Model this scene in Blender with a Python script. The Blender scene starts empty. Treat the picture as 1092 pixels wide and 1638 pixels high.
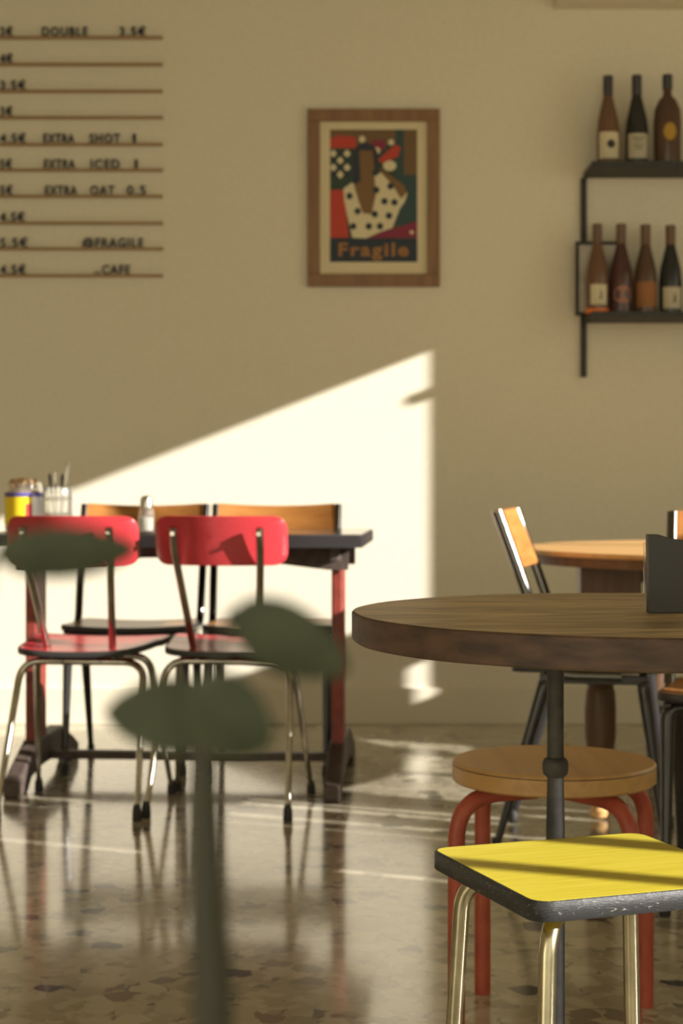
import bpy, bmesh, math, random
from mathutils import Vector, Matrix
random.seed(7)
S = bpy.context.scene
COL = S.collection

# ------------------------------------------------------------------ camera, light, exposure
F, CX, HY, H = 2700.0, 546.0, 780.0, 0.90       # focal length in px, principal column, horizon row, eye height
cam = bpy.data.cameras.new('camera'); camo = bpy.data.objects.new('camera', cam); COL.objects.link(camo)
cam.sensor_fit = 'VERTICAL'; cam.sensor_height = 36.0; cam.lens = F/1638*36.0
cam.shift_y = -(819-HY)/1638
camo.location = (0, 0, H); camo.rotation_euler = (math.pi/2, 0, 0)
cam.clip_start = 0.02; cam.dof.use_dof = True; cam.dof.focus_distance = 1.98; cam.dof.aperture_fstop = 7.6
S.camera = camo
S.view_settings.view_transform = 'Standard'; S.view_settings.look = 'None'
S.view_settings.gamma = 1.0; S.view_settings.use_curve_mapping = False
S.view_settings.exposure = 0.0

SUN_DIR = Vector((-1.0, 0.41, -0.39)).normalized()
sun = bpy.data.lights.new('sun', 'SUN'); suno = bpy.data.objects.new('sun', sun); COL.objects.link(suno)
sun.energy = 12.5; sun.color = (1.0, 0.955, 0.89); sun.angle = math.radians(0.55)
suno.rotation_euler = SUN_DIR.to_track_quat('-Z', 'Y').to_euler(); suno.location = (6, 1, 4)
world = bpy.data.worlds.new('world'); S.world = world; world.use_nodes = True
bg = world.node_tree.nodes['Background']
bg.inputs[0].default_value = (1.0, 0.93, 0.66, 1); bg.inputs[1].default_value = 1.42

def P(px, py, d):
    return Vector(((px-CX)*d/F, d, H-(py-HY)*d/F))

# ------------------------------------------------------------------ materials
def mat(name, col, rough=0.5, metal=0.0, trans=0.0, spec=0.5, ior=1.45, coat=0.0):
    m = bpy.data.materials.new(name); m.use_nodes = True
    b = m.node_tree.nodes['Principled BSDF']
    b.inputs['Base Color'].default_value = (*col, 1); b.inputs['Roughness'].default_value = rough
    b.inputs['Metallic'].default_value = metal; b.inputs['Transmission Weight'].default_value = trans
    b.inputs['Specular IOR Level'].default_value = spec; b.inputs['IOR'].default_value = ior
    b.inputs['Coat Weight'].default_value = coat
    return m
def nz(m, c1, c2, scale=(8, 8, 8), nscale=3.0, detail=6, lo=.35, hi=.65, bump=0.0, rough=None, dist=0.0):
    """noise-driven two-colour variation; stretch with scale for grain"""
    nt = m.node_tree; N = nt.nodes; L = nt.links; b = N['Principled BSDF']
    tc = N.new('ShaderNodeTexCoord'); mp = N.new('ShaderNodeMapping'); mp.inputs['Scale'].default_value = scale
    n = N.new('ShaderNodeTexNoise'); n.inputs['Scale'].default_value = nscale; n.inputs['Detail'].default_value = detail
    n.inputs['Distortion'].default_value = dist
    r = N.new('ShaderNodeValToRGB'); e = r.color_ramp.elements
    e[0].position = lo; e[0].color = (*c1, 1); e[1].position = hi; e[1].color = (*c2, 1)
    L.new(tc.outputs['Object'], mp.inputs[0]); L.new(mp.outputs[0], n.inputs['Vector'])
    L.new(n.outputs['Fac'], r.inputs[0]); L.new(r.outputs[0], b.inputs['Base Color'])
    if bump:
        bp = N.new('ShaderNodeBump'); bp.inputs['Strength'].default_value = bump; bp.inputs['Distance'].default_value = .002
        L.new(n.outputs['Fac'], bp.inputs['Height']); L.new(bp.outputs[0], b.inputs['Normal'])
    return m
def wood(name, c1, c2, grain='x', rough=.42, k=1.0):
    sc = {'x': (2*k, 26*k, 26*k), 'y': (26*k, 2*k, 26*k), 'z': (26*k, 26*k, 2*k)}[grain]
    return nz(mat(name, c1, rough), c1, c2, sc, 1.6, 8, .3, .7, .08, dist=.6)

M = {}
M['wall'] = nz(mat('wall_paint', (.76, .70, .55), .85), (.745, .69, .555), (.775, .72, .585), (1, 1, 1), 60, 4, bump=.05)
M['base'] = mat('baseboard_paint', (.72, .66, .52), .6)
M['ceiling'] = mat('ceiling_paint', (.60, .52, .36), .9)
M['frame_paint'] = mat('window_frame_paint', (.10, .09, .08), .5)
M['chrome'] = nz(mat('chrome', (.42, .40, .35), .16, 1.0), (.36, .34, .29), (.47, .44, .38), (6, 6, 6), 3)
M['brass'] = nz(mat('nickel_tube', (.62, .56, .40), .26, 1.0), (.36, .32, .22), (.50, .45, .32), (5, 5, 5), 4)
M['black_tube'] = mat('black_tube', (.055, .053, .055), .22, 0.55)
M['post_metal'] = mat('dark_chrome', (.13, .125, .12), .12, 1.0)
M['black_iron'] = nz(mat('black_iron', (.03, .03, .03), .6, 0), (.026, .026, .028), (.045, .042, .04), (10, 10, 10), 6)
M['rubber'] = mat('black_rubber', (.03, .028, .028), .7)
M['red'] = nz(mat('red_laminate', (.46, .035, .045), .24, spec=.65), (.43, .03, .04), (.50, .042, .052), (20, 20, 20), 10)
M['red_iron'] = nz(mat('red_iron', (.42, .05, .03), .5), (.17, .03, .024), (.27, .042, .028), (8, 8, 8), 4)
M['brown_iron'] = nz(mat('brown_iron', (.11, .075, .06), .6), (.06, .042, .036), (.095, .07, .058), (9, 9, 9), 4)
M['dark_top'] = mat('dark_table_edge', (.018, .015, .017), .5)
M['white_top'] = mat('glossy_tabletop', (.06, .055, .05), .10)
M['orange_wood'] = wood('orange_ply', (.28, .11, .027), (.40, .17, .045), 'x', .32)
M['table_wood'] = wood('round_tabletop_wood', (.20, .135, .065), (.50, .37, .19), 'x', .45, .32)
M['table_wood'] = nz(mat('round_tabletop_wood', (.3, .2, .1), .42), (.17, .11, .055), (.46, .34, .175), (2.2, 9, 9), 1.7, 9, .32, .68, .1, dist=2.2)
M['table_rim'] = nz(mat('round_tabletop_bark', (.12, .055, .03), .6), (.045, .027, .02), (.10, .054, .035), (6, 6, 20), 3, 8, bump=.4)
M['pale_wood'] = wood('pale_pine', (.60, .33, .12), (.74, .46, .20), 'x', .38, .6)
M['dark_wood'] = wood('dark_turned_wood', (.10, .055, .03), (.17, .095, .05), 'z', .4)
M['birch'] = wood('stool_birch', (.40, .22, .075), (.52, .31, .12), 'y', .4, .8)
M['stool_red'] = nz(mat('red_lacquer', (.36, .07, .035), .45), (.31, .055, .03), (.40, .085, .045), (4, 4, 4), 5)
M['glass'] = mat('clear_glass', (.95, .95, .92), .03, 0, .95, .5, 1.45)
M['acrylic'] = mat('clear_acrylic', (.95, .96, .93), .05, 0, .92, .5, 1.4)
M['steel'] = mat('steel', (.6, .58, .53), .25, 1.0)
M['black_plastic'] = mat('black_plastic', (.035, .033, .033), .5)
M['leaf'] = nz(mat('leaf', (.035, .042, .021), .65), (.028, .036, .018), (.043, .052, .026), (20, 20, 20), 3)
M['stem'] = mat('stem', (.035, .034, .024), .7)
M['terracotta'] = mat('terracotta', (.36, .15, .08), .8)
M['soil'] = mat('soil', (.04, .028, .02), .95)
M['letter'] = mat('dark_letters', (.035, .03, .035), .6)
M['rail'] = wood('menu_rail_wood', (.30, .19, .085), (.38, .25, .12), 'x', .5)
M['poster_frame'] = wood('poster_frame_wood', (.20, .105, .05), (.29, .16, .075), 'z', .5)
M['mount'] = mat('cream_mount', (.72, .63, .42), .8)
def flat(n, c): M[n] = mat(n, c, .6); return M[n]
for n, c in dict(art_brown=(.17, .10, .045), art_red=(.52, .055, .035), art_navy=(.025, .035, .055), art_green=(.035, .06, .04), art_cream=(.72, .64, .42), art_skin=(.21, .115, .045),
                 art_wine=(.24, .025, .06), art_lettering=(.36, .17, .055), art_teal=(.035, .07, .075)).items(): flat(n, c)
M['yellow_label'] = mat('yellow_label', (.85, .62, .02), .4)
M['blue_band'] = mat('blue_band', (.09, .08, .32), .4)
M['white_label'] = mat('white_label', (.80, .78, .74), .5)
M['red_mark'] = mat('red_mark', (.6, .05, .05), .5)
M['biscuit'] = nz(mat('biscuit', (.45, .25, .10), .8), (.30, .15, .06), (.62, .42, .22), (30, 30, 30), 3)
M['salt'] = mat('salt', (.78, .75, .68), .9)
M['paper'] = mat('cream_label', (.62, .55, .38), .7)
M['grey_label'] = mat('grey_label', (.50, .45, .33), .7)
M['rose_glass'] = mat('rose_wine_glass', (.20, .11, .07), .15, 0, .25)
M['dark_glass'] = mat('dark_wine_glass', (.03, .032, .034), .15, 0, .1)
M['amber_glass'] = mat('amber_wine_glass', (.12, .07, .048), .15, 0, .2)
M['plum_glass'] = mat('plum_wine_glass', (.10, .045, .045), .12, 0, .2)
M['rust_label'] = mat('rust_label', (.30, .13, .05), .7)
M['pink_label'] = mat('pink_label', (.36, .17, .12), .7)
M['cap_dark'] = mat('dark_capsule', (.05, .045, .05), .5)
M['cap_brown'] = mat('brown_capsule', (.15, .09, .06), .5)
M['orange_mat'] = mat('orange_glow', (.85, .22, .04), .5)
M['ochre'] = mat('ochre_label', (.42, .25, .03), .6)
M['mirror'] = nz(mat('grey_print', (.36, .32, .26), .4), (.46, .42, .35), (.62, .57, .48), (5, 5, 5), 2)
M['counter'] = wood('counter_wood', (.20, .12, .06), (.30, .19, .10), 'x')

def yellow_laminate():
    m = mat('yellow_laminate', (.78, .58, .04), .38)
    nz(m, (.53, .435, .032), (.62, .515, .055), (3, 60, 1), 2.5, 5)
    return m
M['yellow'] = yellow_laminate()
def scuffed_band():
    m = mat('scuffed_black_band', (.05, .05, .05), .45)
    nz(m, (.018, .018, .019), (.30, .28, .25), (14, 14, 60), 5, 10, .62, .73, .3, dist=1.5)
    return m
M['band'] = scuffed_band()
def terrazzo():
    m = mat('terrazzo', (.3, .26, .18), .14, spec=.62); nt = m.node_tree; N = nt.nodes; L = nt.links; b = N['Principled BSDF']
    tc = N.new('ShaderNodeTexCoord')
    nd = N.new('ShaderNodeTexNoise'); nd.inputs['Scale'].default_value = 22; nd.inputs['Detail'].default_value = 3
    mx = N.new('ShaderNodeMix'); mx.data_type = 'RGBA'; mx.blend_type = 'LINEAR_LIGHT'; mx.inputs[0].default_value = .03
    L.new(tc.outputs['Object'], nd.inputs['Vector']); L.new(tc.outputs['Object'], mx.inputs[6]); L.new(nd.outputs['Color'], mx.inputs[7])
    def vor(scale, stops):
        v = N.new('ShaderNodeTexVoronoi'); v.inputs['Scale'].default_value = scale; v.inputs['Randomness'].default_value = 1.0
        v.voronoi_dimensions = '2D'
        L.new(mx.outputs[2], v.inputs['Vector'])
        sp = N.new('ShaderNodeSeparateColor'); L.new(v.outputs['Color'], sp.inputs[0])
        r = N.new('ShaderNodeValToRGB'); r.color_ramp.interpolation = 'CONSTANT'; e = r.color_ramp.elements
        e[0].position = 0; e[0].color = (*stops[0][1], 1); e[1].position = stops[1][0]; e[1].color = (*stops[1][1], 1)
        for p, c in stops[2:]:
            q = e.new(p); q.color = (*c, 1)
        L.new(sp.outputs[0], r.inputs[0])
        return v, r, sp
    k = 1.0
    v1, r1, s1 = vor(15, [(0, (.06, .055, .05)), (.055, (.23, .20, .145)), (.18, (.36, .32, .23)), (.40, (.43, .385, .28)), (.62, (.47, .425, .315)), (.86, (.33, .285, .205))])
    v2, r2, s2 = vor(48, [(0, (.22, .19, .14)), (.10, (.38, .335, .24)), (.45, (.45, .405, .295)), (.80, (.34, .30, .215))])
    # big chips sit in a matrix of small chips: chip where F1 distance is small
    lt = N.new('ShaderNodeMath'); lt.operation = 'LESS_THAN'; lt.inputs[1].default_value = .42
    L.new(v1.outputs['Distance'], lt.inputs[0])
    mix = N.new('ShaderNodeMix'); mix.data_type = 'RGBA'
    L.new(lt.outputs[0], mix.inputs[0]); L.new(r2.outputs[0], mix.inputs[6]); L.new(r1.outputs[0], mix.inputs[7])
    L.new(mix.outputs[2], b.inputs['Base Color']); b.inputs['Coat Weight'].default_value = .45; b.inputs['Coat Roughness'].default_value = .08
    n2 = N.new('ShaderNodeTexNoise'); n2.inputs['Scale'].default_value = 5; L.new(tc.outputs['Object'], n2.inputs['Vector'])
    mr = N.new('ShaderNodeMapRange'); mr.inputs[3].default_value = .10; mr.inputs[4].default_value = .22
    L.new(n2.outputs['Fac'], mr.inputs[0]); L.new(mr.outputs[0], b.inputs['Roughness'])
    bp = N.new('ShaderNodeBump'); bp.inputs['Strength'].default_value = .06; bp.inputs['Distance'].default_value = .004
    L.new(n2.outputs['Fac'], bp.inputs['Height']); L.new(bp.outputs[0], b.inputs['Normal'])
    return m
M['floor'] = terrazzo()

# ------------------------------------------------------------------ mesh helpers
def BM(): return bmesh.new()
def box(bm, x0, x1, y0, y1, z0, z1, mi=0):
    vs = [bm.verts.new(p) for p in ((x0,y0,z0),(x1,y0,z0),(x1,y1,z0),(x0,y1,z0),(x0,y0,z1),(x1,y0,z1),(x1,y1,z1),(x0,y1,z1))]
    for f in ((0,3,2,1),(4,5,6,7),(0,1,5,4),(1,2,6,5),(2,3,7,6),(3,0,4,7)):
        fc = bm.faces.new([vs[i] for i in f]); fc.material_index = mi
    return vs
def lathe(bm, prof, n=28, c=(0,0,0), cap=True, mi=0):
    rings = []
    for r, z in prof:
        rings.append([bm.verts.new((c[0]+r*math.cos(2*math.pi*i/n), c[1]+r*math.sin(2*math.pi*i/n), c[2]+z)) for i in range(n)])
    for a, b in zip(rings, rings[1:]):
        for i in range(n):
            f = bm.faces.new((a[i], a[(i+1)%n], b[(i+1)%n], b[i])); f.material_index = mi
    if cap:
        bm.faces.new(rings[0][::-1]).material_index = mi; bm.faces.new(rings[-1]).material_index = mi
def tube(bm, pts, r, n=12, flat=None):
    """swept tube; r a number or list; flat=(side, up) scales the section in a frame that keeps z where it can"""
    pts = [Vector(p) for p in pts]; rs = r if isinstance(r, (list, tuple)) else [r]*len(pts)
    t0 = (pts[1]-pts[0]).normalized(); ref = Vector((0,0,1)) if abs(t0.z) < .9 else Vector((1,0,0))
    u = (ref - t0*ref.dot(t0)).normalized(); rings = []
    for i, p in enumerate(pts):
        if i == 0: t = t0
        elif i == len(pts)-1: t = (pts[i]-pts[i-1]).normalized()
        else: t = ((pts[i+1]-pts[i]).normalized()+(pts[i]-pts[i-1]).normalized()).normalized()
        u = (u - t*u.dot(t)).normalized(); v = t.cross(u)
        a, b = flat if flat else (1, 1)
        rings.append([bm.verts.new(p + u*(rs[i]*b*math.cos(2*math.pi*k/n)) + v*(rs[i]*a*math.sin(2*math.pi*k/n))) for k in range(n)])
    for A, B in zip(rings, rings[1:]):
        for k in range(n): bm.faces.new((A[k], A[(k+1)%n], B[(k+1)%n], B[k]))
    bm.faces.new(rings[0][::-1]); bm.faces.new(rings[-1])
def fillet(pts, r, n=6):
    """round the inner corners of a path"""
    pts = [Vector(p) for p in pts]; out = [pts[0]]
    for a, b, c in zip(pts, pts[1:], pts[2:]):
        d1, d2 = (a-b), (c-b); k = min(r, d1.length*.49, d2.length*.49)
        p, q = b+d1.normalized()*k, b+d2.normalized()*k
        for i in range(n+1):
            t = i/n; out.append(p*(1-t)**2 + b*(2*t*(1-t)) + q*t*t)
    out.append(pts[-1]); return out
def round_poly(corners, r, n=6):
    m = len(corners); out = []
    for i in range(m):
        a, b, c = (Vector(corners[(i+k) % m]) for k in (-1, 0, 1)); rr = r[i] if isinstance(r, (list, tuple)) else r
        d1, d2 = (a-b), (c-b); k = min(rr, d1.length*.49, d2.length*.49); p, q = b+d1.normalized()*k, b+d2.normalized()*k
        for j in range(n+1):
            t = j/n; out.append(p*(1-t)**2 + b*(2*t*(1-t)) + q*t*t)
    return out
def dense(poly, step):
    out = []
    for a, b in zip(poly, poly[1:]+poly[:1]):
        k = max(1, int((b-a).length/step))
        for i in range(k): out.append(a.lerp(b, i/k))
    return out
def slab(bm, poly, th, wf=None, mp=None, rings=6, bev=.0, mi_side=0):
    """solid plate: outline (u,v), height field wf(u,v), thickness th, mapped to 3-D by mp(u,v,w)"""
    wf = wf or (lambda u, v: 0.0); mp = mp or (lambda u, v, w: (u, v, w))
    c = sum(poly, Vector((0, 0)))/len(poly); n = len(poly); layers = []
    for side in (0, 1):
        off = th if side else 0.0; rr = []
        for k in range(1, rings+1):
            s = k/rings; ring = []
            for p in poly:
                q = c+(p-c)*s; o = off
                if k == rings and bev: q = c+(p-c)*(1-bev/max((p-c).length, 1e-6))
                ring.append(bm.verts.new(mp(q.x, q.y, wf(q.x, q.y)+o)))
            rr.append(ring)
        cv = bm.verts.new(mp(c.x, c.y, wf(c.x, c.y)+off)); layers.append((cv, rr))
    for side in (0, 1):
        cv, rr = layers[side]
        for i in range(n):
            j = (i+1) % n; f = (cv, rr[0][i], rr[0][j]); bm.faces.new(f if side else f[::-1])
            for a, b in zip(rr, rr[1:]):
                f = (a[i], b[i], b[j], a[j]); bm.faces.new(f if side else f[::-1])
    lo, hi = layers[0][1][-1], layers[1][1][-1]
    if bev:
        mids = []
        for fr in (bev/th if th else 0, 1-bev/th):
            mids.append([bm.verts.new(mp(p.x, p.y, wf(p.x, p.y)+th*fr)) for p in poly])
        seq = [lo]+mids+[hi]
    else: seq = [lo, hi]
    for A, B in zip(seq, seq[1:]):
        for i in range(n):
            j = (i+1) % n; bm.faces.new((A[i], A[j], B[j], B[i])).material_index = mi_side
def band(bm, poly, o0, o1, z0, z1, wf=None, mp=None):
    """closed strip round an outline, from offset o0 to o1 outside it, z0..z1 above the height field"""
    wf = wf or (lambda u, v: 0.0); mp = mp or (lambda u, v, w: (u, v, w))
    c = sum(poly, Vector((0, 0)))/len(poly); n = len(poly); R = []
    sect = [(o0, z0), (o1-.0015, z0), (o1, z0+.002), (o1, z1-.002), (o1-.0015, z1), (o0, z1)]
    for o, z in sect:
        ring = []
        for i, p in enumerate(poly):
            t = (poly[(i+1) % n]-poly[i-1]).normalized(); nn = Vector((t.y, -t.x))
            if nn.dot(p-c) < 0: nn = -nn
            q = p+nn*o; ring.append(bm.verts.new(mp(q.x, q.y, wf(p.x, p.y)+z)))
        R.append(ring)
    for A, B in zip(R, R[1:]+R[:1]):
        for i in range(n): bm.faces.new((A[i], A[(i+1) % n], B[(i+1) % n], B[i]))
def prism(bm, poly, a0, a1, axes='yz'):
    """extrude polygon given in axes plane along the remaining axis"""
    def v(p, a): return {'yz': (a, p[0], p[1]), 'xz': (p[0], a, p[1]), 'xy': (p[0], p[1], a)}[axes]
    A = [bm.verts.new(v(p, a0)) for p in poly]; B = [bm.verts.new(v(p, a1)) for p in poly]; n = len(poly)
    bm.faces.new(A); bm.faces.new(B[::-1])
    for i in range(n): bm.faces.new((A[i], B[i], B[(i+1) % n], A[(i+1) % n]))
def xform(bm, M4): bmesh.ops.transform(bm, matrix=M4, verts=bm.verts)

def obj(name, bm, m, parent=None, bevel=0, smooth=True, loc=None):
    bmesh.ops.recalc_face_normals(bm, faces=bm.faces)
    me = bpy.data.meshes.new(name); bm.to_mesh(me); bm.free()
    for x in (m if isinstance(m, (list, tuple)) else [m]): me.materials.append(x)
    if smooth:
        me.polygons.foreach_set('use_smooth', [True]*len(me.polygons)); me.set_sharp_from_angle(angle=math.radians(38))
    o = bpy.data.objects.new(name, me); COL.objects.link(o)
    if parent: o.parent = parent
    if loc: o.location = loc
    if bevel:
        b = o.modifiers.new('bevel', 'BEVEL'); b.width = bevel; b.segments = 2; b.limit_method = 'ANGLE'
    return o
def tag(o, label, cat, group=None):
    o['label'] = label; o['category'] = cat
    if group: o['group'] = group
    return o
def thing(name, label, cat, loc=(0, 0, 0), rot=0, group=None):
    o = bpy.data.objects.new(name, None); COL.objects.link(o); o.location = loc; o.rotation_euler = (0, 0, rot)
    o.empty_display_size = .05
    return tag(o, label, cat, group)
def struct(name, bm, m, parent=None, **k):
    o = obj(name, bm, m, parent, **k); o['kind'] = 'structure'; return o
def dup(root, loc, rot, label, group=None):
    r = root.copy(); COL.objects.link(r); r.location = loc; r.rotation_euler = (0, 0, rot); r['label'] = label
    if group: r['group'] = group
    for ch in list(root.children):
        c = ch.copy(); COL.objects.link(c); c.parent = r
        for g in list(ch.children):
            d = g.copy(); COL.objects.link(d); d.parent = c
    return r
def text(name, body, m, parent, x, y, z, width, cap, depth=.004, bold=0.0):
    """upright lettering facing the room (-y); x left edge, z baseline, fitted to width and cap height"""
    cu = bpy.data.curves.new(name, 'FONT'); cu.body = body; cu.resolution_u = 3; cu.extrude = depth/2; cu.offset = bold; cu.space_character = 1.18
    to = bpy.data.objects.new(name, cu); COL.objects.link(to); bpy.context.view_layer.update()
    me = bpy.data.meshes.new_from_object(to.evaluated_get(bpy.context.evaluated_depsgraph_get()))
    bpy.data.objects.remove(to); bpy.data.curves.remove(cu)
    xs = [v.co.x for v in me.vertices]; ys = [v.co.y for v in me.vertices]
    s = cap/0.69; sx = width/max(max(xs)-min(xs), 1e-6)
    for v in me.vertices:
        a, b, c = v.co; v.co = ((a-min(xs))*sx, -c, b*s)
    me.materials.append(m); o = bpy.data.objects.new(name, me); COL.objects.link(o); o.parent = parent; o.location = (x, y, z)
    return o

# ------------------------------------------------------------------ the room
WY, RX, LX, CZ = 6.43, 2.60, -2.7, 3.3
b = BM(); box(b, LX-.1, RX+.2, -2.2, WY+.12, -.08, 0); struct('floor', b, M['floor'], smooth=False)
b = BM(); box(b, LX-.1, RX+.2, WY, WY+.12, 0, CZ); struct('wall_back', b, M['wall'], smooth=False)
b = BM(); box(b, LX-.1, RX+.2, -2.2, WY+.12, CZ, CZ+.1); struct('ceiling', b, M['ceiling'], smooth=False)
b = BM(); box(b, LX-.1, LX, -2.2, WY, 0, CZ); struct('wall_left', b, M['wall'], smooth=False)
b = BM(); box(b, LX, RX, WY-.012, WY, 0, .138); struct('baseboard_back', b, M['base'], bevel=.003, smooth=False)
# right wall with a tall window near the back wall and a low one beside the camera
FY0, FY1, FZ0, FZ1 = 2.82, 5.50, .74, 2.325
NY0, NY1, NZ0, NZ1 = .60, 1.288, .5, 1.56
b = BM(); T = .06
for y0, y1, z0, z1 in ((-2.2, NY0, 0, CZ), (NY0, NY1, 0, NZ0), (NY0, NY1, NZ1, CZ), (NY1, FY0, 0, CZ), (FY0, FY1, 0, FZ0), (FY0, FY1, FZ1, CZ), (FY1, WY, 0, CZ)):
    box(b, RX, RX+T, y0, y1, z0, z1)
struct('wall_right', b, M['wall'], smooth=False)
b = BM(); box(b, RX+.005, RX+.035, 4.325, 4.372, FZ0, FZ1); w1 = struct('window_1', b, M['frame_paint'], smooth=False)
b = BM(); box(b, RX+.0, RX+.04, 5.46, 5.50, 2.135, 2.165); struct('window_stay', b, M['frame_paint'], w1, smooth=False)
b = BM()                                                    # unseen panels added to shape the sun, blocking it except through slits
for y0, y1, z0, z1 in ((FY0, 2.87, FZ0, 1.5), (2.905, 3.33, FZ0, 1.5), (3.36, 3.44, FZ0, 1.5), (3.48, 3.60, FZ0, 1.3), (3.60, 3.75, FZ0, .84), (3.75, 3.91, .83, 1.29), (3.91, 5.0, FZ0, .84), (5.0, 5.455, FZ0, 1.35), (5.455, 5.5, FZ0, .99), (5.455, 5.5, 1.14, 1.35)):
    box(b, RX+.01, RX+.03, y0, y1, z0, z1)
struct('sun_block_panel', b, M['frame_paint'], w1, smooth=False)
b = BM()
for y, w in ((1.012, .020), (1.208, .026)): box(b, RX+.01, RX+.03, y-w, y+w, NZ0, NZ1)
struct('window_2', b, M['frame_paint'], smooth=False)
b = BM(); box(b, (885-CX)*WY/F, RX, WY-.12, WY, 2.722, CZ); struct('trim_1', b, M['base'], smooth=False)   # boxed-in beam at the top right

# ------------------------------------------------------------------ menu rails with standing letters
rows = [(58, [(0, 20, '2€'), (67, 73, 'DOUBLE'), (191, 42, '3.5€')], 'menu rail lettered DOUBLE, the topmost rail'),
        (101, [(0, 20, '4€')], 'second menu rail from the top, priced 4€ at its left end'),
        (144, [(0, 41, '3.5€')], 'third menu rail from the top, priced 3.5€ at its left end'),
        (186, [(0, 20, '3€')], 'menu rail just above the EXTRA SHOT line, priced 3€'),
        (229, [(0, 41, '4.5€'), (69, 50, 'EXTRA'), (143, 49, 'SHOT'), (212, 5, '1')], 'menu rail lettered EXTRA SHOT 1'),
        (270, [(0, 19, '5€'), (70, 50, 'EXTRA'), (145, 46, 'ICED'), (215, 5, '1')], 'menu rail lettered EXTRA ICED 1'),
        (312, [(0, 20, '5€'), (72, 51, 'EXTRA'), (144, 39, 'OAT'), (203, 30, '0.5')], 'menu rail lettered EXTRA OAT 0.5'),
        (355, [(0, 39, '4.5€')], 'menu rail just below the EXTRA OAT line, priced 4.5€'),
        (396, [(0, 44, '5.5€'), (132, 97, '@FRAGILE')], 'menu rail lettered @FRAGILE'),
        (439, [(0, 41, '4.5€'), (150, 10, '_'), (163, 45, 'CAFE')], 'menu rail lettered _CAFE, the lowest rail')]
dw = WY-.012
for py, words, lab in rows:
    z = H-(py-HY)*dw/F
    t = thing('menu_rail', 'thin brown ' + lab, 'menu rail', (-1.75, WY, z), 0, 'wall menu rails')
    b = BM(); x1 = (260-CX)*dw/F+1.75
    box(b, 0, x1, -.016, 0, -.010, .001)
    obj('rail', b, M['rail'], t, smooth=False)
    for px, w, s in words:
        text('lettering', s, M['letter'], t, (px-CX)*dw/F+1.75, -.010, .012 if s == '_' else .0015, w*dw/F, .034, .006, .016)

# ------------------------------------------------------------------ poster in its frame
pd = WY-.02
def pw(px, py): return ((px-CX)*pd/F, H-(py-HY)*pd/F)
x0, z1 = pw(491.5, 174); x1, z0 = pw(703, 458); cxp = (x0+x1)/2; czp = (z0+z1)/2
t = thing('framed_poster', 'wood-framed poster of a woman in a polka-dot dress, hung on the wall', 'poster', (cxp, WY, z0))
hw, hh = (x1-x0)/2, z1-z0; fb = .047
b = BM()
for a in ((-hw, hw, 0, fb), (-hw, hw, hh-fb, hh), (-hw, -hw+fb, fb, hh-fb), (hw-fb, hw, fb, hh-fb)): box(b, a[0], a[1], -.026, 0, a[2], a[3])
obj('frame', b, M['poster_frame'], t, bevel=.003, smooth=False)
b = BM(); box(b, -hw+fb, hw-fb, -.010, -.002, fb, hh-fb); obj('mount', b, M['mount'], t, smooth=False)
AM = ['art_brown', 'art_red', 'art_navy', 'art_green', 'art_cream', 'art_skin', 'art_wine', 'art_teal']
b = BM(); lay = [0]
def art(pts, m):
    """polygon in the poster's own grid (0..585 across, 0..875 down)"""
    lay[0] += 1; y = -.0102-.00006*lay[0]; k = .331/585
    vs = [b.verts.new((-.166+.001+p[0]*k, y, hh/2+.008+.2525-p[1]*k*1.0175)) for p in pts]
    f = b.faces.new(vs); f.material_index = AM.index(m)
def disc(x, y, r, m, ry=None, n=12): art([(x+r*math.cos(2*math.pi*i/n), y+(ry or r)*math.sin(2*math.pi*i/n)) for i in range(n)], m)
art([(0, 0), (585, 0), (585, 875), (0, 875)], 'art_brown')
art([(0, 130), (440, 100), (440, 300), (585, 300), (585, 640), (440, 640), (440, 720), (0, 720)], 'art_green')
art([(440, 0), (495, 0), (495, 300), (440, 300)], 'art_teal')
art([(440, 300), (585, 300), (585, 620), (440, 640)], 'art_teal')
art([(0, 60), (60, 40), (170, 50), (180, 125), (0, 120)], 'art_red'); art([(280, 70), (370, 70), (370, 130), (290, 160)], 'art_wine')
for i in range(4):
    for j in range(3):
        if (i+j) % 2 == 0: disc(22+j*46, 160+i*46, 25, 'art_cream', 28, 4)
        else: disc(22+j*46, 160+i*46, 25, 'art_navy', 28, 4)
art([(0, 400), (90, 400), (110, 560), (125, 715), (0, 715)], 'art_red')
art([(280, 700), (585, 605), (585, 715), (200, 718)], 'art_wine')
disc(215, 65, 22, 'art_cream'); disc(315, 140, 22, 'art_cream'); disc(400, 240, 45, 'art_cream', 35); disc(410, 85, 20, 'art_cream')
disc(235, 190, 92, 'art_navy', 105); art([(150, 190), (200, 180), (215, 360), (150, 360)], 'art_navy')
art([(320, 200), (440, 100), (475, 120), (455, 180), (350, 225)], 'art_red')
art([(90, 390), (150, 350), (210, 430), (260, 520), (300, 300), (360, 280), (440, 380), (520, 420), (500, 480), (470, 520), (430, 620), (420, 650), (330, 680), (240, 720), (150, 715), (120, 590), (95, 470)], 'art_cream')
art([(195, 140), (285, 140), (295, 230), (300, 330), (310, 420), (280, 560), (220, 555), (190, 470), (160, 370), (205, 340)], 'art_skin')
art([(330, 250), (400, 300), (500, 370), (515, 420), (475, 460), (420, 370), (345, 290)], 'art_skin')
for x, y in ((130, 440), (185, 540), (155, 640), (260, 640), (335, 640), (300, 560), (395, 570), (365, 475), (432, 482), (310, 400), (405, 375), (305, 285)): disc(x, y, 23, 'art_navy')
art([(0, 720), (585, 720), (585, 875), (0, 875)], 'art_navy'); disc(548, 680, 13, 'art_cream')
obj('print', b, [M[n] for n in AM], t, smooth=False)
text('lettering', 'Fragile', M['art_lettering'], t, -.133, -.0135, .117, .266, .048, .001, .03)

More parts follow.
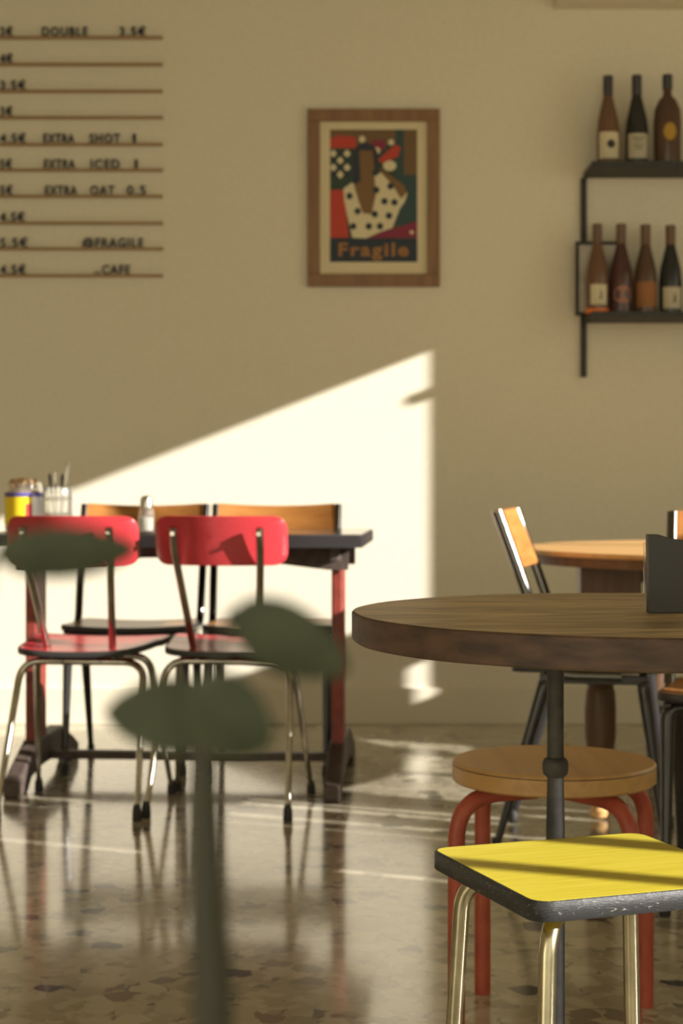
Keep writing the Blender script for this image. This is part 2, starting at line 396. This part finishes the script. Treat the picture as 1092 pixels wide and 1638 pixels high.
# ------------------------------------------------------------------ bottle shelf
SX = .92
t = thing('wall_shelf', 'black metal wall shelf with two boards holding wine bottles', 'shelf', (SX, WY, 1.32))
for z0, z1 in ((2.078, 2.10), (1.526, 1.548)):
    b = BM(); box(b, 0, 1.1, -.235, -.001, z0-1.32, z1-1.32); obj('shelf_board', b, M['black_iron'], t, bevel=.002, smooth=False)
for x in (0, 1.08):
    b = BM(); box(b, x-.011, x+.011, -.022, -.0005, 0, .757); obj('upright', b, M['black_iron'], t, bevel=.002, smooth=False)
def bottle(px, base_z, top_py, kind, glass, cap, lab, label, group, d=6.29, strip=False, dark_dot=False):
    X = (px-CX)*d/F; h = H-(top_py-HY)*d/F-base_z
    t = thing('wine_bottle', label, 'bottle', (X, d, base_z), 0, group)
    k = h/.325
    if kind == 'slim':      # long sloping shoulders
        prof = [(.030, 0), (.037, .004), (.038, .02), (.038, .12*k), (.034, .165*k), (.024, .215*k), (.0155, .255*k), (.0135, .26*k), (.0135, .318*k), (.0145, h-.004), (.0145, h)]
    else:
        prof = [(.036, 0), (.043, .004), (.044, .02), (.046, .15*k), (.043, .20*k), (.030, .235*k), (.017, .25*k), (.0145, .258*k), (.0135, .30*k), (.0145, h-.004), (.0145, h)]
    prof = [(r_*1.14, z_) for r_, z_ in prof]
    b = BM(); lathe(b, prof, 24); body = obj('glass_body', b, glass, t)
    b = BM(); cl = .07*k if kind == 'slim' else .05*k
    lathe(b, [(.0178, h-cl), (.0190, h-cl+.002), (.0190, h+.002), (.015, h+.004)], 20); obj('capsule', b, cap, t)
    r = (prof[3][0]+.0008)
    if lab:
        m, l0, l1, wa, shape = lab
        b = BM(); n = 14
        def pt(a, z, rr=r): return (rr*math.sin(a), -rr*math.cos(a), z)
        if shape == 'rect':
            A = [b.verts.new(pt(-wa+2*wa*i/n, l0)) for i in range(n+1)]; B = [b.verts.new(pt(-wa+2*wa*i/n, l1)) for i in range(n+1)]
            for i in range(n): b.faces.new((A[i], A[i+1], B[i+1], B[i]))
        else:
            c = b.verts.new(pt(0, (l0+l1)/2)); R = [b.verts.new(pt(wa*math.cos(2*math.pi*i/20), (l0+l1)/2+(l1-l0)/2*math.sin(2*math.pi*i/20))) for i in range(20)]
            for i in range(20): b.faces.new((c, R[i], R[(i+1) % 20]))
        lo = obj('label', b, m, t)
        if dark_dot:
            b = BM(); zc = (l0+l1)/2; q = dark_dot
            if q == 'round':
                c = b.verts.new(pt(.12, zc+.004, r+.0008)); R = [b.verts.new(pt(.12+.36*math.cos(2*math.pi*i/16), zc+.004+.016*math.sin(2*math.pi*i/16), r+.0008)) for i in range(16)]
                for i in range(16): b.faces.new((c, R[i], R[(i+1) % 16]))
            elif q == 'lines':
                for zz, w in ((.028, .55), (.016, .35), (.0, .45), (-.012, .3)):
                    A = [b.verts.new(pt(-w+2*w*i/8, zc+zz, r+.0008)) for i in range(9)]; B = [b.verts.new(pt(-w+2*w*i/8, zc+zz+.004, r+.0008)) for i in range(9)]
                    for i in range(8): b.faces.new((A[i], A[i+1], B[i+1], B[i]))
            else:
                R = [b.verts.new(pt(x, zc+z, r+.0008)) for x, z in ((.02, -.018), (.22, -.016), (.28, .0), (.16, .018), (.10, .014), (.14, .0))]
                b.faces.new(R)
            obj('label_emblem', b, M['letter'], lo, smooth=False)
    if strip:
        b = BM(); lathe(b, [(.0428, .001), (.0441, .003), (.0441, .015), (.0436, .017)], 24); obj('orange_glow_band', b, M['orange_mat'], t)  # orange colour stands for light glowing through the wine
    return t
g1, g2 = 'wine bottles on the upper shelf', 'wine bottles on the lower shelf'
bottle(972, 2.10, 123, 'slim', M['rose_glass'], M['cap_dark'], (M['paper'], .02, .118, .95, 'rect'), 'rosé wine bottle with dark capsule and cream label bearing a dark round mark', g1, dark_dot='round')
bottle(1018, 2.10, 122, 'slim', M['dark_glass'], M['cap_dark'], (M['grey_label'], .02, .112, .95, 'rect'), 'black glass wine bottle with pale label on the upper shelf', g1, dark_dot='lines')
bottle(1067, 2.10, 121, 'wide', M['amber_glass'], M['cap_dark'], (M['ochre'], .085, .15, .45, 'oval'), 'broad amber wine bottle with a small ochre emblem on upper shelf', g1)
bottle(955, 1.548, 360, 'slim', M['rose_glass'], M['cap_brown'], (M['paper'], .03, .105, .75, 'rect'), 'rosé wine bottle with orange glow painted at its base, in front of the black picture frame', g2, strip=True, dark_dot='bird')
bottle(993, 1.548, 360, 'slim', M['plum_glass'], M['cap_brown'], (M['pink_label'], .035, .10, .8, 'oval'), 'dark plum wine bottle with an oval pinkish label on lower shelf', g2)
bottle(1032, 1.548, 361, 'slim', M['amber_glass'], M['cap_brown'], (M['rust_label'], .02, .115, 1.0, 'rect'), 'amber wine bottle with a rust-brown label on lower shelf', g2)
bottle(1072, 1.548, 362, 'slim', M['dark_glass'], M['cap_brown'], (M['grey_label'], .015, .095, .85, 'rect'), 'dark wine bottle with grey label and black figure, rightmost on lower shelf', g2, dark_dot='bird')
d = 6.36; X0 = (920-CX)*d/F; Wf = 80*d/F; hf = 118*d/F
t = thing('small_picture_frame', 'small black-framed picture standing on the lower shelf behind the bottles', 'picture frame', (X0+.02, d, 1.5485))
b = BM()
for a in ((-.02, Wf-.02, 0, .012), (-.02, Wf-.02, hf-.012, hf), (-.02, -.008, .012, hf-.012), (Wf-.032, Wf-.02, .012, hf-.012)): box(b, a[0], a[1], -.010, .008, a[2], a[3])
obj('frame', b, M['black_iron'], t, smooth=False)
b = BM(); box(b, -.008, Wf-.032, -.002, .004, .012, hf-.012); obj('picture', b, M['mirror'], t, smooth=False)

# ------------------------------------------------------------------ red trestle table
t = thing('trestle_table', 'long table with dark edge on red iron trestle legs against the sunlit wall', 'table', (-.467, 5.249, 0), -math.radians(3.6))
b = BM(); slab(b, round_poly([(-.57, -.375), (.55, -.375), (.55, .375), (-.57, .375)], .006, 2), .034, mp=lambda u, v, w: (u, v, w+.727), rings=2); obj('tabletop', b, M['dark_top'], t)
b = BM(); box(b, -.565, .545, -.37, .37, .7612, .7655); obj('tabletop_surface', b, M['white_top'], t, smooth=False)
b = BM()
ap = [(-.50, .727), (.50, .727), (.50, .655), (.44, .655), (.15, .69), (-.15, .69), (-.44, .655), (-.50, .655)]
prism(b, ap, -.20, -.175, 'xz'); obj('apron', b, M['brown_iron'], t, smooth=False)
b = BM(); prism(b, ap, .175, .20, 'xz'); obj('apron', b, M['brown_iron'], t, smooth=False)
for sx in (-.465, .465):
    b = BM(); box(b, sx-.017, sx+.017, -.165, -.03, .10, .727); obj('leg', b, M['red_iron'], t, bevel=.006, smooth=False)
    b = BM(); box(b, sx-.014, sx+.014, -.30, .30, .685, .727); obj('top_bracket', b, M['brown_iron'], t, bevel=.004, smooth=False)
    fp = [(-.40, 0), (-.29, 0), (-.24, .035), (-.1, .05), (.1, .05), (.24, .035), (.29, 0), (.40, 0), (.40, .045), (.33, .075), (.16, .135), (-.16, .135), (-.33, .075), (-.40, .045)]
    b = BM(); prism(b, fp, sx-.024, sx+.024, 'yz'); obj('foot', b, M['brown_iron'], t, bevel=.006, smooth=False)
b = BM(); box(b, -.44, .44, -.02, .02, .055, .08); obj('stretcher', b, M['brown_iron'], t, bevel=.003, smooth=False)

# ------------------------------------------------------------------ red laminate chairs (built once, facing +y)
def mk_red():
    t = thing('laminate_chair', '', 'chair', (0, 0, 0), 0, 'red laminate chairs at the trestle table')
    sp = dense(round_poly([(-.155, -.165), (.155, -.165), (.208, .215), (-.208, .215)], [.07, .07, .05, .05], 6), .03)
    zf = lambda u, v: .436 + .10*max(0, v+.02)**1.5*1.0 + .30*u*u*(1 if v < .1 else .6)
    b = BM(); slab(b, sp, .014, zf, rings=6); obj('seat', b, M['red'], t)
    b = BM(); band(b, sp, -.001, .004, -.003, .015, zf); obj('edge_band', b, M['black_plastic'], t)
    bp = dense(round_poly([(-.184, -.068), (.184, -.068), (.184, .068), (-.184, .068)], .042, 7), .02)
    b = BM(); slab(b, bp, .011, lambda u, v: -.196+1.55*u*u-.17*v, lambda u, v, w: (u, w, v+.755), rings=6, bev=.002); obj('backrest', b, M['red'], t)
    # rear legs: two legs and the bar between them
    R = .0105
    for s in (-1, 1):
        b = BM(); path = fillet([(s*.05, -.04, .412), (s*.176, -.04, .412), (s*.195, -.205, .02)], .06, 8)
        tube(b, path, [R]*(len(path)-1)+[.008], 12); lg = obj('leg', b, M['chrome'], t)
        b = BM(); lathe(b, [(.012, 0), (.0135, .004), (.0125, .03), (.009, .045)], 14, (s*.195, -.207, 0)); obj('rubber_foot', b, M['rubber'], lg)
        b = BM(); path = fillet([(s*.05, .07, .418), (s*.165, .07, .418), (s*.20, .205, .02)], .05, 8)
        tube(b, path, [R]*(len(path)-1)+[.007], 12); lg = obj('leg', b, M['chrome'], t)
        b = BM(); lathe(b, [(.012, 0), (.013, .004), (.012, .025), (.0085, .04)], 14, (s*.20, .207, 0)); obj('rubber_foot', b, M['rubber'], lg)
        b = BM(); path = fillet([(s*.085, .16, .428), (s*.090, -.055, .420), (s*.118, -.207+.012, .72), (s*.119, -.216, .792)], .05, 6)
        tube(b, path, R, 12); q = obj('back_post', b, M['chrome'], t)
        b = BM(); lathe(b, [(.006, -.002), (.006, .003)], 10); xform(b, Matrix.Translation((s*.1185, -.224, .775)) @ Matrix.Rotation(math.pi/2, 4, 'X')); obj('screw', b, M['steel'], q)
    b = BM(); tube(b, [(-.06, -.04, .412), (.06, -.04, .412)], R, 12); obj('rear_rail', b, M['chrome'], t)
    b = BM(); tube(b, [(-.06, .07, .418), (.06, .07, .418)], R, 12); obj('front_rail', b, M['chrome'], t)
    return t
rc = mk_red(); rc.location = (-.722, 4.78, 0); rc.rotation_euler[2] = -math.radians(6.5)
rc['label'] = 'red laminate chair seen from behind, left of the pair at the trestle table'
dup(rc, (-.313, 4.78, 0), -math.radians(7.0), 'red laminate chair seen from behind, right of the pair and nearer the round table')

# ------------------------------------------------------------------ tube chairs with orange wood (built once, facing +y)
def mk_wood_chair():
    t = thing('tube_chair', '', 'chair', (0, 0, 0), 0, 'orange plywood tube chairs')
    sp = dense(round_poly([(-.195, -.17), (.195, -.17), (.205, .205), (-.205, .205)], .05, 6), .04)
    zf = lambda u, v: .452 + .12*max(0, v)**2 - .02*math.cos(u*7)*.5
    b = BM(); slab(b, sp, .012, zf, rings=5); obj('seat', b, M['orange_wood'], t)
    b = BM(); band(b, sp, -.001, .003, -.004, .013, zf); obj('edge_band', b, M['black_plastic'], t)
    bp = dense(round_poly([(-.200, -.075), (.200, -.075), (.200, .075), (-.200, .075)], .012, 4), .025)
    b = BM(); slab(b, bp, .010, lambda u, v: -.212+.9*u*u-.38*v, lambda u, v, w: (u, w, v+.764+.22*u*u), rings=5, bev=.002); obj('backrest', b, M['orange_wood'], t)
    R = .013
    for s in (-1, 1):
        b = BM(); path = fillet([(s*.202, .10, .440), (s*.202, -.075, .440), (s*.204, -.115, .60), (s*.206, -.202, .842)], .06, 6)
        tube(b, path, R, 12); obj('back_post', b, M['post_metal'], t)
        b = BM(); path = fillet([(s*.12, -.085, .430), (s*.186, -.085, .430), (s*.186, -.205, .02)], .03, 5)
        tube(b, path, [R]*4+[.0165]*(len(path)-5)+[.009], 12); lg = obj('leg', b, M['black_tube'], t)
        b = BM(); lathe(b, [(.011, 0), (.013, .004), (.012, .03), (.0095, .035)], 12, (s*.186, -.206, 0)); obj('rubber_foot', b, M['rubber'], lg)
        b = BM(); path = fillet([(s*.12, .15, .432), (s*.186, .15, .432), (s*.187, .205, .02)], .03, 5)
        tube(b, path, [R]*4+[.0165]*(len(path)-5)+[.009], 12); lg = obj('leg', b, M['black_tube'], t)
        b = BM(); lathe(b, [(.011, 0), (.013, .004), (.012, .03), (.0095, .035)], 12, (s*.187, .206, 0)); obj('rubber_foot', b, M['rubber'], lg)
        b = BM(); box(b, s*.186-.009, s*.186+.009, -.10, .16, .420, .443); obj('side_rail', b, M['black_tube'], t, bevel=.003, smooth=False)
    b = BM(); tube(b, [(-.13, -.085, .430), (.13, -.085, .430)], R, 12); obj('rear_rail', b, M['black_tube'], t)
    b = BM(); tube(b, [(-.13, .15, .432), (.13, .15, .432)], R, 12); obj('front_rail', b, M['black_tube'], t)
    return t
wc = mk_wood_chair(); wc.location = (-.672, 5.495, 0); wc.rotation_euler[2] = math.pi-math.radians(3)
wc['label'] = 'orange wood chair behind the trestle table, the left one of the two'
dup(wc, (-.226, 5.48, 0), math.pi-math.radians(2.5), 'orange wood chair behind the trestle table, at its right end')
dup(wc, (.624, 4.315, 0), -math.radians(102), 'black-framed orange wood chair seen side-on, left of the far round table')
dup(wc, (.915, 3.69, 0), math.radians(164), 'orange-seated tube chair between the two round tables, cut off by right edge')

# ------------------------------------------------------------------ things on the trestle table
TZ = .7656
d = 5.19; X = (38-CX)*d/F
t = thing('biscuit_jar', 'wide glass jar with a yellow label and blue rim band, full of biscuits', 'jar', (X, d, TZ))
b = BM(); lathe(b, [(.050, 0), (.057, .006), (.057, .135), (.052, .15), (.0495, .15), (.054, .133), (.054, .008), (.048, .005)], 32); obj('jar_glass', b, M['glass'], t)
b = BM(); lathe(b, [(.0572, .02), (.0582, .021), (.0582, .105), (.0572, .106)], 32, cap=False); obj('yellow_label', b, M['yellow_label'], t)
b = BM(); lathe(b, [(.0574, .107), (.0586, .108), (.0586, .118), (.0574, .119)], 32, cap=False); obj('blue_band', b, M['blue_band'], t)
def patch(r, a0, a1, z0, z1, m, name, par):
    b = BM(); n = 10
    A = [b.verts.new((r*math.sin(a0+(a1-a0)*i/n), -r*math.cos(a0+(a1-a0)*i/n), z0)) for i in range(n+1)]
    B = [b.verts.new((r*math.sin(a0+(a1-a0)*i/n), -r*math.cos(a0+(a1-a0)*i/n), z1)) for i in range(n+1)]
    for i in range(n): b.faces.new((A[i], A[i+1], B[i+1], B[i]))
    return obj(name, b, m, par)
patch(.0588, .62, 1.5, .021, .105, M['white_label'], 'white_panel', t); patch(.0588, .28, .62, .021, .085, M['red_mark'], 'red_panel', t)
b = BM()
b = BM(); lathe(b, [(.02, .009), (.052, .011), (.052, .118), (.045, .124), (.02, .128)], 24); obj('biscuit_filling', b, M['biscuit'], t)
for i, (dx, dy, a) in enumerate(((-.028, -.01, .5), (-.005, -.02, -.3), (.02, -.004, .9), (-.012, .02, .2), (.026, .02, -.7))):
    b = BM(); lathe(b, [(.001, -.004), (.016, -.004), (.018, 0), (.016, .004), (.001, .004)], 16)
    o = obj('biscuit', b, M['biscuit'], loc=(X+dx, d+dy, TZ+.146+.003*(i % 2))); o.rotation_euler = (1.15+.2*a, a, a)
    tag(o, 'small round brown biscuit poking out of the yellow-labelled jar', 'biscuit', 'biscuits in the jar')
d = 5.15; X = (92-CX)*d/F
t = thing('cutlery_glass', 'tall clear ribbed tumbler holding cutlery beside the yellow-labelled jar', 'glass', (X, d, TZ))
b = BM(); lathe(b, [(.038, 0), (.044, .004), (.0455, .135), (.0445, .137), (.0425, .135), (.041, .012), (.030, .010)], 32); obj('tumbler', b, M['glass'], t)
b = BM()
for z in (.05, .095): lathe(b, [(.0445+z*.008, z), (.0462+z*.008, z+.002), (.0445+z*.008, z+.004)], 32, cap=False)
obj('rib', b, M['glass'], t)
for i, (dx, dy, tx, ty, L, kind, lab) in enumerate(((.015, 0, .030, .01, .200, 'steel', 'plain steel spoon leaning right, tallest in the tumbler'),
        (-.015, .005, -.024, .0, .165, 'black_plastic', 'black-handled knife on the left of the tumbler'),
        (.006, .012, .012, .02, .163, 'black_plastic', 'black-handled fork at the right of the tumbler'),
        (-.004, -.010, -.003, -.018, .172, 'steel', 'steel teaspoon upright in middle of the tumbler'))):
    c = thing('cutlery', lab, 'cutlery', (X+dx*.6, d+dy*.6, TZ+.013), 0, 'cutlery in the tumbler')
    a = Vector((0, 0, .002)); e = Vector((tx*.9-dx*.4, ty-dy*.3, L))
    b = BM(); tube(b, [a, a.lerp(e, .25), a.lerp(e, .6)], [.006, .0035, .003], 10, (1.6, .5)); obj('blade' if i == 1 else 'head', b, M['steel'], c)
    b = BM(); tube(b, [a.lerp(e, .58), a.lerp(e, .7), a.lerp(e, .93), e], [.003, .005, .0078, .004], 10, (1.5, .7)); obj('handle', b, M[kind], c)
d = 5.02; X = (234-CX)*d/F
t = thing('salt_shaker', 'glass salt shaker with a steel cap between the two red chairs', 'shaker', (X, d, TZ))
b = BM(); lathe(b, [(.020, 0), (.024, .003), (.0245, .05), (.020, .07), (.016, .078), (.014, .078), (.018, .068), (.022, .05), (.021, .006), (.015, .004)], 24); obj('shaker_glass', b, M['glass'], t)
b = BM(); lathe(b, [(.010, .006), (.0195, .007), (.0205, .045), (.012, .047)], 20); obj('salt', b, M['salt'], t)
b = BM(); lathe(b, [(.0165, .072), (.0185, .074), (.0185, .100), (.014, .108), (.004, .111)], 24); obj('cap', b, M['steel'], t)

# ------------------------------------------------------------------ far round table on turned legs
TX, TY, BZ = 1.256, 4.85, .728
t = thing('turned_leg_table', 'pale wood table on dark turned legs by the back wall, partly sunlit', 'table', (TX, TY, 0))
b = BM(); n = 64
circ = [Vector((.75*math.cos(2*math.pi*i/n), .75*math.sin(2*math.pi*i/n))) for i in range(n)]
slab(b, circ, .014, mp=lambda u, v, w: (u, v, w+BZ-.014), rings=4, bev=.005); obj('tabletop', b, M['pale_wood'], t)
b = BM(); slab(b, [p*.972 for p in circ], .026, mp=lambda u, v, w: (u, v, w+BZ-.040), rings=2); obj('under_rim', b, M['dark_wood'], t)
lx, ly = .705-TX, 4.60-TY
for k, (ax, ay) in enumerate(((lx, ly), (-ly, lx), (-lx, -ly), (ly, -lx))):
    b = BM(); lathe(b, [(.018, .03), (.030, .045), (.034, .07), (.025, .10), (.022, .12), (.034, .16), (.042, .22), (.043, .30), (.040, .345), (.035, .36), (.045, .370), (.045, .380), (.034, .39), (.037, .44), (.039, .60)], 24, (ax, ay, 0))
    lg = obj('leg', b, M['dark_wood'], t)
    b = BM(); lathe(b, [(.020, 0), (.028, .006), (.029, .022), (.02, .034)], 18, (ax, ay, 0)); obj('foot', b, M['pale_wood'], lg)
    b = BM(); box(b, ax-.06, ax+.105, ay-.045, ay+.045, .598, .688); obj('head_block', b, M['dark_wood'], lg, bevel=.004, smooth=False)

# ------------------------------------------------------------------ round wooden stool with red legs
sx, sy, sz = .358, 2.85, .44
t = thing('round_stool', 'round wooden stool with red bent legs under the near table', 'stool', (sx, sy, 0), 0)
b = BM(); n = 56
circ = [Vector((.171*math.cos(2*math.pi*i/n), .171*math.sin(2*math.pi*i/n))) for i in range(n)]
slab(b, circ, .034, mp=lambda u, v, w: (u, v, w+sz-.034), rings=4, bev=.003); obj('seat', b, M['birch'], t)
b = BM(); band(b, circ, -.001, .0008, sz-.0075, sz-.0035); obj('seat_edge_line', b, M['dark_wood'], t)
for ang in (205, 125, 305, 25):
    a = math.radians(ang); c, s = math.cos(a), math.sin(a); rad = .187
    z0 = sz-.034-.0145 if ang in (205, 25) else sz-.034-.0145
    path = fillet([(c*.035, s*.035, z0), (c*rad, s*rad, z0), (c*rad, s*rad, 0)], .085, 10)
    b = BM(); tube(b, path, .0142, 14, (1.0, 1.0)); obj('leg', b, M['stool_red'], t)

# ------------------------------------------------------------------ near round table with pipe posts
RXc, RYc, RZ = .4125, 2.25, .735
t = thing('round_table', 'thick round wooden table on black pipe posts, nearest to the camera', 'table', (RXc, RYc, 0))
b = BM(); n = 96
circ = []
for i in range(n):
    a = 2*math.pi*i/n; r = .40+.0022*math.sin(3*a+1)+.0012*math.sin(7*a)+.0008*math.sin(15*a)
    circ.append(Vector((r*math.cos(a), r*math.sin(a))))
slab(b, circ, .039, mp=lambda u, v, w: (u, v, w+RZ-.039), rings=5, bev=.0025, mi_side=1)
obj('tabletop', b, [M['table_wood'], M['table_rim']], t)
for s in (-1, 1):
    b = BM(); X, Y = s*.1275, 0
    lathe(b, [(.0112, RZ-.039), (.0112, .505), (.0125, .45), (.0125, .016)], 20, (X, Y, 0)); pst = obj('post', b, M['black_iron'], t)
    b = BM(); lathe(b, [(.0125, .515), (.0165, .519), (.0175, .525), (.0175, .533), (.0155, .538), (.0112, .541)], 20, (X, Y, 0)); obj('collar', b, M['black_iron'], pst)
    b = BM(); lathe(b, [(.013, RZ-.053), (.045, RZ-.048), (.045, RZ-.0395)], 24, (X, Y, 0)); obj('flange', b, M['black_iron'], pst)
b = BM(); slab(b, round_poly([(-.20, -.03), (.20, -.03), (.20, .03), (-.20, .03)], .015, 5), .016, rings=2, bev=.003); obj('base_plate', b, M['black_iron'], t)

# black menu holder on the near table
d = 2.225; X = (1063-CX)*d/F
t = thing('table_holder', 'small black holder with clear acrylic back standing on the near round table', 'holder', (X, d, RZ))
b = BM()
prism(b, [(-.0225, 0), (.0225, 0), (.024, .096), (.004, .099), (-.010, .1035), (-.0235, .1035)], -.012, .012, 'xz'); obj('body', b, M['black_plastic'], t, bevel=.0015, smooth=False)
b = BM(); box(b, -.0255, .0245, .0125, .0145, 0, .093); obj('acrylic_back', b, M['acrylic'], t, smooth=False)

# ------------------------------------------------------------------ yellow square stool
def yp(px, py, dz=.45): d = F*dz/(py-HY); return Vector(((px-CX)*d/F, d))
pn, pl, pf = yp(853, 1444), yp(692, 1360), yp(1024, 1331)
ctr = (pl+yp(1196, 1412))/2
ang = math.atan2((pf-pl).y, (pf-pl).x)
side = .290
ctr = Vector((.299, 2.018))
t = thing('square_stool', 'square stool with a yellow laminate seat and worn black edge', 'stool', (ctr.x, ctr.y, 0), ang-math.radians(2))
hs = side/2
sq = dense(round_poly([(-hs, -hs), (hs, -hs), (hs, hs), (-hs, hs)], .022, 6), .04)
b = BM(); slab(b, sq, .020, mp=lambda u, v, w: (u, v, w+.43), rings=3); obj('seat', b, M['yellow'], t)
b = BM(); band(b, sq, -.0005, .004, .427, .4497); obj('edge_band', b, M['band'], t)
for s1 in (-1, 1):
    for s2 in (-1, 1):
        b = BM(); path = fillet([(s1*.06, s2*.06, .420), (s1*.116, s2*.116, .416), (s1*.135, s2*.135, .018)], .045, 8)
        tube(b, path, .0102, 16); lg = obj('leg', b, M['brass'], t)
        b = BM(); lathe(b, [(.012, 0), (.0135, .004), (.0125, .028), (.011, .032)], 16, (s1*.1352, s2*.1352, 0)); obj('rubber_foot', b, M['rubber'], lg)
b = BM(); box(b, -.085, .085, -.085, .085, .418, .4295); obj('under_frame', b, M['black_iron'], t, bevel=.003, smooth=False)

# ------------------------------------------------------------------ plant in front of the lens, on a low counter
d = .46; q = lambda px, py, dd=d: P(px, py, dd)
b = BM(); box(b, -.45, .10, .30, .66, .575, .605); t = thing('counter_table', 'low wooden table below the frame that carries the potted plant', 'table', (0, 0, 0))
obj('tabletop', b, M['counter'], t, smooth=False)
for x in (-.43, .08):
    for y in (.32, .64):
        b = BM(); box(b, x-.015, x+.015, y-.015, y+.015, 0, .575); obj('leg', b, M['counter'], t, smooth=False)
base = q(338, 1700); base.z = .605
t = thing('potted_plant', 'blurred dark green potted plant in the foreground', 'plant', base)
b = BM(); lathe(b, [(.030, 0), (.034, .002), (.043, .072), (.046, .072), (.046, .084), (.042, .084), (.039, .07), (.02, .068)], 28); obj('pot', b, M['terracotta'], t)
b = BM(); lathe(b, [(.002, .066), (.0395, .068), (.0395, .074), (.002, .077)], 24); obj('soil', b, M['soil'], t)
def rel(px, py, dd=d): return q(px, py, dd)-base
b = BM(); tube(b, [Vector((0, 0, .07)), rel(340, 1560), rel(330, 1400), rel(325, 1260), rel(325, 1170)], [.0056, .0056, .0048, .0036, .0025], 10); obj('stem', b, M['stem'], t)
def leaf(px, py, L, W, ang, tilt, dd, start):
    c = rel(px, py, dd); b = BM(); n, m = 14, 6; grid = []
    l, w = L*dd/F, W*dd/F
    for i in range(n+1):
        s = i/n; hw = w/2*(math.sin(math.pi*min(1, s**.85))**.62 if 0 < s < 1 else 0.02)
        row = []
        for j in range(m+1):
            k = j/m*2-1
            row.append(Vector(((s-.5)*l, .10*l*(s-.5)**2*2+.14*abs(k)*hw, k*hw)))
        grid.append(row)
    R = Matrix.Rotation(-ang, 3, 'Y') @ Matrix.Rotation(tilt, 3, 'X')
    for side in (0, .0008):
        V = [[b.verts.new(c+R @ (p+Vector((0, side, 0)))) for p in row] for row in grid]
        for i in range(n):
            for j in range(m): b.faces.new((V[i][j], V[i+1][j], V[i+1][j+1], V[i][j+1]))
    o = obj('leaf', b, M['leaf'], t)
    tip = c+R @ Vector((-.5*l, .05*l, 0)); st = Vector(start)
    b = BM(); tube(b, [st, st.lerp(tip, .5)+Vector((0, .004, .004)), tip], .0011, 8); obj('petiole', b, M['stem'], o)
top = rel(325, 1180)
leaf(104, 886, 236, 88, math.radians(2), .25, d, rel(-60, 1250))
b = BM(); tube(b, [Vector((-.012, .005, .07)), rel(-140, 1780), rel(-130, 1500), rel(-60, 1240)], [.003, .0028, .0022, .0014], 8); obj('stem', b, M['stem'], t)
leaf(462, 1028, 212, 118, math.radians(-28), .2, d, top)
leaf(270, 1143, 214, 124, math.radians(178), .2, d+.006, top)
leaf(362, 1152, 168, 138, math.radians(-35), .2, d-.006, top)
